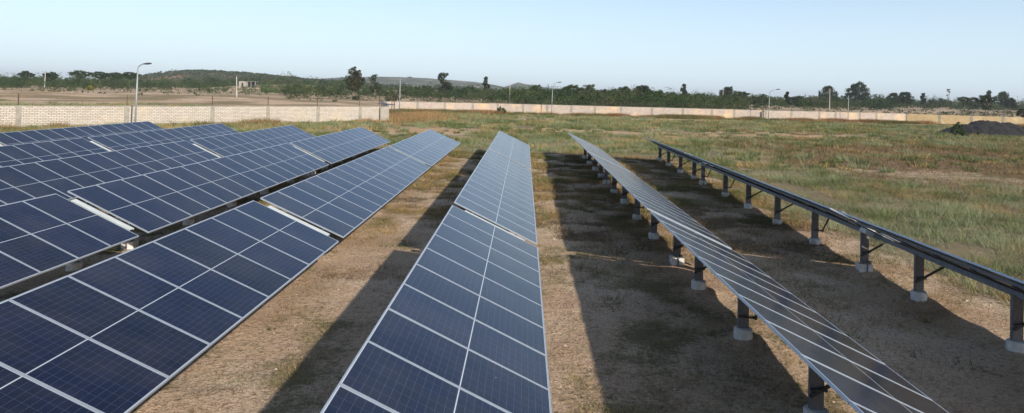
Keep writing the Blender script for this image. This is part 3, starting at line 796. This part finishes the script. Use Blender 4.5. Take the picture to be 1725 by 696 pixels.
tpx(1052, 144, 225, lobes=ROUND, mat=D_, label='wide dark bushy tree behind the far wall right of centre', n=4200, leaf=.45, seed=10, tint=(1.1,1.15,1.1))
tpx(1083, 141, 215, lobes=ROUND, mat=D_, label='dark rounded tree with spiky top behind the far wall', n=4200, leaf=.42, seed=11)
tpx(1107, 149, 210, lobes=ROUND, mat=L_, label='bright green bushy tree at the end of the dark thicket', n=2800, leaf=.38, seed=12, tint=(1.25,1.3,1.0))
tpx(1152, 141, 330, lobes=COLM, mat=D_, label='lone dark tree with small round head above the scrub right of centre', n=3200, leaf=.52, seed=13)
tpx(1226, 143.5, 335, lobes=ROUND, mat=D_, label='dark dense tree behind the leaning utility pole', n=3600, leaf=.5, seed=14)
tpx(1250, 153, 320, lobes=ACAC, mat=L_, label='low spreading green tree right of the leaning pole', n=2600, leaf=.5, seed=15, tint=(.8,.85,.8))
tpx(1326, 154, 330, lobes=COLM, mat=D_, label='dark small tree right of the second lamp from the right', n=2600, leaf=.5, seed=16)
tpx(1395, 143, 370, lobes=ROUND, mat=L_, label='round open acacia behind the tall utility pole', n=4200, leaf=.55, trunk=.3, seed=17, tint=(.7,.78,.7))
tpx(1446, 135.5, 385, lobes=ROUND, mat=D_, label='largest dark round tree on the right, standing above the field', n=5200, leaf=.62, trunk=.4, seed=18, tint=(.9,.95,.9))
tpx(1505, 154.5, 400, lobes=ROUND, mat=D_, label='left of a pair of dark round trees in the right field', n=3000, leaf=.6, seed=19)
tpx(1525, 152, 400, lobes=ROUND, mat=D_, label='right and taller of a pair of dark round trees in the right field', n=3600, leaf=.6, seed=20)
tpx(1555, 156, 420, lobes=COLM, mat=D_, label='narrow dark tree with a clear trunk right of the tree pair', n=2600, leaf=.6, seed=21)
tpx(1598, 150, 430, lobes=[(.0,0,.95,.10,.06),(.05,0,.85,.07,.05),(-.04,0,.7,.05,.04),(.03,0,.3,.14,.14)], mat=D_, label='thin sparse tree with a tuft of leaves on a bare stem', n=700, leaf=.5, seed=22, trunk=.16)
tpx(1625, 162, 360, lobes=ACAC, mat=L_, label='small open green tree in front of the right scrub', n=2000, leaf=.5, seed=23)
tpx(1660, 160, 230, lobes=ACAC, mat=D_, label='dark spreading tree with clear trunk behind the gravel heap', n=3000, leaf=.36, seed=24, trunk=.2, tint=(1.1,1.15,1.1))
tpx(1666, 152, 470, lobes=COLM, mat=D_, label='tall dark tree rising behind the gravel heap', n=3200, leaf=.65, seed=25)
tpx(1690, 152.5, 450, lobes=ROUND, mat=L_, label='rounded grey green tree close to the right edge pole', n=3600, leaf=.65, seed=26, tint=(.75,.8,.8))
tpx(1703, 164, 400, lobes=ROUND, mat=D_, label='low dark tree at the foot of the right edge pole', n=2400, leaf=.55, seed=27)
tpx(1722, 182, 200, lobes=ROUND, mat=D_, label='dark bush cut by the right picture edge', cat='bush', name='bush', n=1600, leaf=.3, seed=28)
for i, (px, py, Y, lab) in enumerate([
  (45,119,330,'broad flat topped acacia at the far left skyline'), (86,121,300,'flat topped acacia beside the leftmost utility pole'),
  (136,118.5,330,'wide umbrella acacia third from the left'), (168,121,340,'umbrella acacia left of the tall grey lamp'),
  (195,122.5,345,'smaller umbrella acacia touching the tall grey lamp'), (219,121.5,330,'flat topped acacia behind the tall grey lamp')]):
    tpx(px, py, Y, lobes=UMB if i > 1 else ACAC, mat=D_, label=lab, group='acacias on the left skyline', n=2600, leaf=.5, seed=40+i, tint=(1.05,1.15,1.05))
for i, (px, py, Y, mt, w, lab) in enumerate([
  (540,141,300,D_,1.25,'dark rounded bush standing before the hill, left of the tall olive tree'), (490,137,330,L_,1.6,'large green bush below the hill left of the dark rounded bush'),
  (320,129,420,D_,1.3,'dark bush at the foot of the hill'), (355,128,400,D_,1.6,'wide dark bush below the hilltop'),
  (120,152,250,O_,1.2,'olive bush on the red bank at the far left'), (152,143,255,O_,.9,'yellow flowering bush on the red bank'),
  (157,155,240,O_,1.0,'grey olive bush below the yellow flowering bush'), (600,161,225,L_,1.2,'low green bush at the foot of the tall olive tree'),
  (662,155,200,O_,1.1,'yellow green bush behind the wall corner'), (690,148,330,D_,1.3,'dark bush between the corner lamp and the two lobed tree'),
  (715,148,320,D_,1.2,'dark bush left of the two lobed tree'), (780,143,330,L_,1.5,'green spreading bush right of the two lobed tree')]):
    H = 1.0; lb = [(0,0,.55,.40*w,.36),(-.35*w,0,.42,.32*w,.30),(.35*w,0,.42,.32*w,.30),(.1,.2,.4,.3*w,.3)]
    tpx(px, py, Y, lobes=lb, mat=mt, label=lab, cat='bush', name='bush', n=1700, leaf=.42, seed=60+i, trunk=.1, tint=(2.2,1.9,.7) if 'yellow f' in lab else (1,1,1))
WIDE = [(0,0,.62,.50,.34),(-.55,.1,.50,.42,.32),(.55,-.1,.48,.42,.30),(.2,.3,.40,.45,.3),(-.25,-.3,.38,.45,.3),(.15,0,.84,.24,.15)]
for i, (px, py, Y, mt, lab) in enumerate([
  (715,143,330,D_,'dark wide bush between the corner lamp and the two tiered centre left tree'), (790,144,300,D_,'dark wide bush left of the narrow upright tree'),
  (852,147,270,L_,'broad green bush behind the centre left utility pole'), (880,149,255,D_,'dark broad bush right of the centre left utility pole'),
  (938,147,235,D_,'dark bush crown right behind the curved centre lamp'), (1018,149,205,D_,'dark bush at the left end of the thicket right of centre'),
  (1036,146,215,D_,'dark broad crown in the left half of the thicket right of centre'), (1068,146,200,L_,'green broad crown in the middle of the thicket right of centre'),
  (1128,154,230,L_,'low green bush right of the thicket behind the far wall'), (1180,157,290,D_,'dark low bush left of the leaning utility pole'),
  (1240,155,280,D_,'wide dark bush right of the leaning utility pole'), (1283,158,300,L_,'low green bush left of the lamp by the wall step'),
  (1345,160,330,D_,'low dark bush right of the lamp by the wall step'), (1370,160,360,L_,'low green bush left of the round open acacia'),
  (1420,159,380,D_,'dark bush between the round acacia and the largest right hand tree'), (1475,158,410,L_,'green bush right of the largest right hand tree'),
  (1580,163,430,D_,'low dark bush left of the thin sparse tree'), (1640,163,420,D_,'low dark bush between the small open tree and the gravel heap trees')]):
    tpx(px, py, Y, lobes=WIDE, mat=mt, label=lab, cat='bush', name='bush', n=2600, leaf=.42 if Y < 300 else .55, seed=120+i, trunk=.12, tint=(1.1,1.15,1.05))
c_ = at(1614, 232, 91); tree('bush', c_.x, 91, 2.0, [(0,0,.55,.34,.36),(-.22,0,.4,.25,.28),(.25,0,.38,.25,.27),(.05,0,.8,.2,.18)], L_, 'leafy green bush in front of the black gravel heap', 'bush', n=1300, leaf=.17, trunk=.04, seed=80, tint=(1.2,1.35,1.2))
c_ = at(1647, 230, 92.5); tree('bush', c_.x, 92.5, 1.0, [(0,0,.5,.25,.4)], L_, 'small green sprig in front of the gravel heap', 'bush', n=160, leaf=.14, trunk=.02, seed=81, tint=(1.2,1.35,1.2))
c_ = at(620, 201, 112); tree('bush', c_.x+20.5, 129, 1.6, [(0,0,.5,.45,.4),(.4,0,.4,.3,.3)], L_, 'green shrub against the ochre stained part of the far wall', 'bush', n=700, leaf=.2, trunk=.03, seed=82, tint=(1.2,1.3,1.1))

# ------------------------------------------------------------------ scrub belt: far mass of thorn bush, one object
def scrub():
    rng = np.random.default_rng(5); Vs = []; Cs = []
    def add(x, y, H, rx, tint, n, leaf):
        g = height(np.array([x]), np.array([y]))[0]
        lb = [(0,0,.55*H,rx*.6,.42*H),(-.5*rx,rng.normal()*.3*rx,.42*H,rx*.45,.36*H),(.5*rx,rng.normal()*.3*rx,.42*H,rx*.45,.36*H)]
        P = crown_points(lb, n, rng)+np.array([x, y, g]); tn = np.array(tint)[None, :]*rng.uniform(.75, 1.25, (len(P), 1))
        v, c = leaf_quads(P, leaf, rng, np.hstack([tn, np.ones((len(P), 1))])); Vs.append(v); Cs.append(c)
    # px range, py of the tops, near distance, far distance, count
    bands = [(-60,330,126,145,255,620,520,9.6),(300,580,126,145,235,560,330,6.8),(560,700,146,158,300,650,150,6.0),(690,870,146,158,255,600,280,7.2),(860,1250,153,166,165,480,640,9.0),(1250,1500,160,168,310,600,340,8.0),(1480,1800,165,172,400,720,380,9.2),
             (-60,300,126,140,620,1100,240,7.0),(300,900,130,150,700,1500,300,7.0),(900,1800,150,170,700,1500,380,8.0)]
    for (p0, p1, _, _, d0, d1, cnt, hh) in bands:
        for i in range(cnt):
            px = rng.uniform(p0, p1); Y = d0*(d1/d0)**rng.random()
            x = at(px, 200, 1).x*Y
            if (abs(x+140) < 12 and Y < 372): continue
            s = Y/400; H = hh*(.5+.9*rng.random()**1.3)*(.62+.75*float(vnoise(np.array([x*.035+50]), np.array([Y*.02]))[0]))
            big = rng.random()
            H = min(H, 4.45+Y*((.0155 if px < 560 or px > 870 else .011)*big**3.2-.0022))
            if abs(x+140) < 30 and Y < 375: continue
            t = .5*rng.random()+.7*(float(vnoise(np.array([x*.03+9]), np.array([Y*.02+70]))[0])-.1)
            tint = (1.5,1.5,1.25) if t < .2 else ((1.05,1.15,.9) if t < .38 else ((.62,.80,.62) if t < .62 else ((1.75,1.5,1.35) if t < .75 else (.9,1.3,.8))))
            add(x, Y, H, H*rng.uniform(.65, 1.15), tint, int((230 if s < .9 else 130)*(1+1.2*(big > .75))), .46*max(.7, s**.85))
    # low bushes straggling over the open ground in front
    for i in range(620):
        px = rng.uniform(-40, 1760); Y = 160+190*rng.random()**.6; x = at(px, 200, 1).x*Y
        if Y < 150+abs(x)*.2 or abs(x/Y+.383) < .045: continue
        H = rng.uniform(.6, 2.6)*(1.2 if px < 560 else .9); add(x, Y, H, H*rng.uniform(.8, 1.5), (1.1,1.05,.9), 60, .35)
    V = np.vstack(Vs); C = np.vstack(Cs)
    me = np_mesh('scrubland', V, np.arange(len(V)).reshape(-1, 4), [M['scrub']], C)
    tag(link(bpy.data.objects.new('scrubland', me)), 'far belt of grey green thorn scrub merging along the horizon', 'scrub', kind='stuff')
scrub()

# weeds along the wall foot
def wall_weeds():
    parts = []
    for pts, n, off in ((LW, 900, 1.6), (SWL, 500, 2.2), (FWL, 5600, 3.4), (FW2, 2400, 3.0), (YW, 2200, 3.0)):
        P = [Vector((*p, 0)) for p in pts]; seg = [(b-a).length for a, b in zip(P[:-1], P[1:])]; tot = sum(seg)
        xs = []; ys = []
        for i in range(n):
            t = random.random()*tot; k = 0
            while t > seg[k]: t -= seg[k]; k += 1
            q = P[k].lerp(P[k+1], t/seg[k]); d = (P[k+1]-P[k]).normalized(); nn = Vector((d.y,-d.x,0))
            if nn.y > 0 and pts is not SWL: nn = -nn
            w = random.random()**1.4*off*1.4+.15; xs.append(q.x+nn.x*w); ys.append(q.y+nn.y*w)
        xs = np.array(xs); ys = np.array(ys); cl = fbm(xs*.28+5, ys*.28+5, 3); s = .35+1.25*sm(cl, .35, .68)
        t = RNG.random((len(xs), 1)); q = sm(fbm(xs*.15, ys*.15+50, 2), .4, .6)[:, None]
        col = (G_RED*(1-t*.6)+G_DRY*t*.6)*(1-q*.7)+G_GREEN*q*.6
        parts.append(blades(xs, ys, .52*s, .42*s, 18, .05, col*RNG.uniform(.6, 1.6, (len(xs), 1)), .7))
    # thick reddish brush in the wall corner
    xs = RNG.normal(-17.8, 2.6, 1300)+1.5; ys = RNG.normal(104, 8, 1300); k = xs > -18.2+(ys < 92)*.8; xs = xs[k]; ys = ys[k]
    xs = np.maximum(xs, -24.4*(ys/124)+1)
    t = RNG.random((len(xs), 1)); parts.append(blades(xs, ys, RNG.uniform(.3, .95, len(xs)), .45+0*xs, 16, .045+0*xs, G_RED*(1-t)*1.2+G_DRY*t, .6))
    grow('weeds', 'rusty brown and green weeds massed along the foot of the walls', 'weeds', [(v, c) for v, c in parts])
wall_weeds()

# ------------------------------------------------------------------ stones between the rows
def stones():
    rng = np.random.default_rng(9); V = []; Fc = []; C = []
    ico = bmesh.new(); bmesh.ops.create_icosphere(ico, subdivisions=1, radius=1); iv = np.array([v.co[:] for v in ico.verts]); fi = np.array([[v.index for v in f.verts] for f in ico.faces]); ico.free()
    n = 2600; y = 7+rng.random(n)**1.4*38; x = rng.uniform(-26, 14, n); k = in_frame(x, y); x = x[k]; y = y[k]; z = heightp(x, y)
    for i in range(len(x)):
        s = rng.uniform(.008, .032)*(2 if rng.random() < .04 else 1)
        p = iv*s*rng.uniform(.7, 1.3, (len(iv), 1))*np.array([1, rng.uniform(.6,1), .6])+np.array([x[i], y[i], z[i]])
        Fc.append(fi+len(V)*len(iv)); V.append(p)
    me = np_mesh('stones', np.vstack(V), np.vstack(Fc), [speckled('stone', (.30,.23,.17), (.5,.42,.34), 9, .9, pos=True)])
    tag(link(bpy.data.objects.new('stones', me)), 'small stones and clods scattered on the bare soil', 'stones', kind='stuff')
stones()

# ------------------------------------------------------------------ hills
def hill_material(name, stops, scale, rock, rk=(.55,.66)):
    mt, nt, b = new_mat(name); P = worldpos(nt)
    f = noise(nt, P, scale, 7, .65); c = ramp(nt, f, stops)
    f2 = noise(nt, P, scale*.35, 6, .6); c = mix(nt, ramp(nt, f2, [(rk[0], (0,0,0)), (rk[1], (1,1,1))]), c, rock)
    nt.links.new(c, b.inputs['Base Color']); setb(b, Roughness=1., Specular_IOR_Level=0); bump(nt, b, f, 1., 4.)
    return mt
def hill(name, Y, sil, depth, mat, rough, seed):
    """ridge whose crest follows a list of (px, py) at distance Y"""
    pts = [at(px, py, Y) for px, py in sil]; xs = np.array([p.x for p in pts]); zs = np.array([p.z for p in pts])
    gx = np.linspace(xs[0], xs[-1], 260); gy = np.linspace(-depth, depth*1.6, 60)
    X, Yy = np.meshgrid(gx, gy); top = np.interp(X, xs, zs)
    fall = np.where(Yy < 0, 1-np.abs(Yy/depth)**1.5, 1-np.abs(Yy/(depth*1.6))**1.3)
    nz = fbm(X/rough+seed, (Yy+Y)/rough, 4)-.5
    Z = top*fall+nz*.20*top.max()*fall**.5*np.minimum(1, np.abs(Yy/depth)*2+.25)-2.5*(1-fall)-1
    n1, n0 = Z.shape; i = np.arange(n1-1)[:, None]*n0+np.arange(n0-1)[None, :]
    Fc = np.stack([i, i+1, i+n0+1, i+n0], -1).reshape(-1, 4)
    me = np_mesh(name, np.stack([X.ravel(), (Yy+Y).ravel(), Z.ravel()], 1), Fc, [mat], smooth=True)
    link(bpy.data.objects.new(name, me))['kind'] = 'structure'
    return X, Yy+Y, Z
HX = hill('hill', 950, [(268,142),(280,135),(290,129),(302,123.5),(318,119),(335,117.5),(365,118.5),(400,121),(450,125.5),(500,131),(540,134),(600,138),(660,144),(720,150)], 260,
     hill_material('dark_hill', [(.35,(.045,.055,.03)),(.6,(.085,.085,.05)),(.75,(.20,.14,.09))], .03, (.24,.155,.10), (.60,.70)), 90, 3)
HX2 = hill('hill', 2600, [(480,141),(540,134),(590,130),(640,128.5),(680,129.5),(720,131),(760,134),(800,137.5),(830,142),(850,146.5),(861,143),(873,138.5),(884,141.5),(900,143.5),(930,149),(1000,151),(1080,154),(1200,161)], 900,
     hill_material('pale_hill', [(.46,(.07,.085,.055)),(.54,(.19,.17,.135)),(.66,(.34,.30,.26))], .045, (.055,.07,.045), (.44,.54)), 260, 8)
hill('hill', 4200, [(900,154),(1010,150.5),(1030,151),(1060,155.5),(1200,160.5),(1400,165.5),(1600,170),(1760,173),(1900,178)], 1200,
     hill_material('far_hill', [(.4,(.09,.10,.07)),(.7,(.2,.18,.14))], .01, (.12,.12,.08)), 400, 5)
def hill_bush():
    rng = np.random.default_rng(15); Vs = []; Cs = []
    X, Y, Z = HX; n = 3200
    ii = rng.integers(0, X.shape[0]*2//3, n); jj = rng.integers(0, X.shape[1], n)
    for i, j in zip(ii, jj):
        H = rng.uniform(.9, 2.4); x, y, z = X[i,j]+rng.normal()*2, Y[i,j]+rng.normal()*3, Z[i,j]
        P = crown_points([(0,0,H*.4,H*.95,H*.42)], 26, rng)+np.array([x,y,z]); t = (.85,.95,.9) if rng.random() < .8 else (1.15,1.1,.95)
        tn = np.array(t)[None, :]*rng.uniform(.8, 1.2, (len(P),1))
        v, c = leaf_quads(P, 1.5, rng, np.hstack([tn, np.ones((len(P),1))])); Vs.append(v); Cs.append(c)
    V = np.vstack(Vs); C = np.vstack(Cs)
    me = np_mesh('hillside_bushes', V, np.arange(len(V)).reshape(-1,4), [M['scrub']], C)
    tag(link(bpy.data.objects.new('hillside_bushes', me)), 'dark bushes covering the slopes of the left hill', 'scrub', kind='stuff')
hill_bush()

# ------------------------------------------------------------------ air
def haze():
    b = MB(); b.box((0, 4600, 34), (23000, 10400, 84)); mt = bpy.data.materials.new('air'); mt.use_nodes = True; nt = mt.node_tree
    nt.nodes.remove(nt.nodes['Principled BSDF']); pv = nt.nodes.new('ShaderNodeVolumePrincipled')
    pv.inputs['Color'].default_value = (.78,.86,.95,1); pv.inputs['Density'].default_value = HAZE; pv.inputs['Anisotropy'].default_value = 0
    nt.links.new(pv.outputs[0], nt.nodes['Material Output'].inputs['Volume'])
    o = b.build('haze', mt); tag(o, 'thin pale air haze between the camera and the hills', 'haze', kind='stuff')
HAZE = .00014
haze()

# ------------------------------------------------------------------ light
sv = Vector((1.08,-1.5,1.0)).normalized(); elev = math.asin(sv.z); az = math.atan2(sv.x, sv.y)
ld = bpy.data.lights.new('sun', 'SUN'); ld.energy = 4.2; ld.angle = R(1.0); ld.color = (1.0,.89,.74)
sun = link(bpy.data.objects.new('sun', ld)); sun.rotation_euler = (-sv).to_track_quat('-Z', 'Y').to_euler()
w = bpy.data.worlds.new('World'); SC.world = w; w.use_nodes = True; nt = w.node_tree
sky = nt.nodes.new('ShaderNodeTexSky'); sky.sky_type = 'NISHITA'; sky.sun_disc = False
sky.sun_elevation = elev; sky.sun_rotation = az; sky.air_density = .75; sky.dust_density = .5; sky.ozone_density = 1.0; sky.altitude = 100
tc = nt.nodes.new('ShaderNodeTexCoord'); sx = nt.nodes.new('ShaderNodeSeparateXYZ'); nt.links.new(tc.outputs['Generated'], sx.inputs[0])
mr = nt.nodes.new('ShaderNodeMapRange'); mr.interpolation_type = 'SMOOTHSTEP'; nt.links.new(sx.outputs[2], mr.inputs['Value'])
for k_, v_ in (('From Min', -.02), ('From Max', .24), ('To Min', .88), ('To Max', .16)): mr.inputs[k_].default_value = v_
mxs = nt.nodes.new('ShaderNodeMix'); mxs.data_type = 'RGBA'; nt.links.new(mr.outputs[0], mxs.inputs['Factor'])
nt.links.new(sky.outputs[0], mxs.inputs[6]); mxs.inputs[7].default_value = (4.35, 5.35, 6.1, 1)      # milky air low over the plain
nt.links.new(mxs.outputs[2], nt.nodes['Background'].inputs['Color']); nt.nodes['Background'].inputs['Strength'].default_value = .116
SC.view_settings.view_transform = 'Standard'; SC.view_settings.look = 'None'; SC.view_settings.gamma = 1; SC.view_settings.exposure = .50
SC.cycles.max_bounces = 6; SC.cycles.volume_bounces = 0
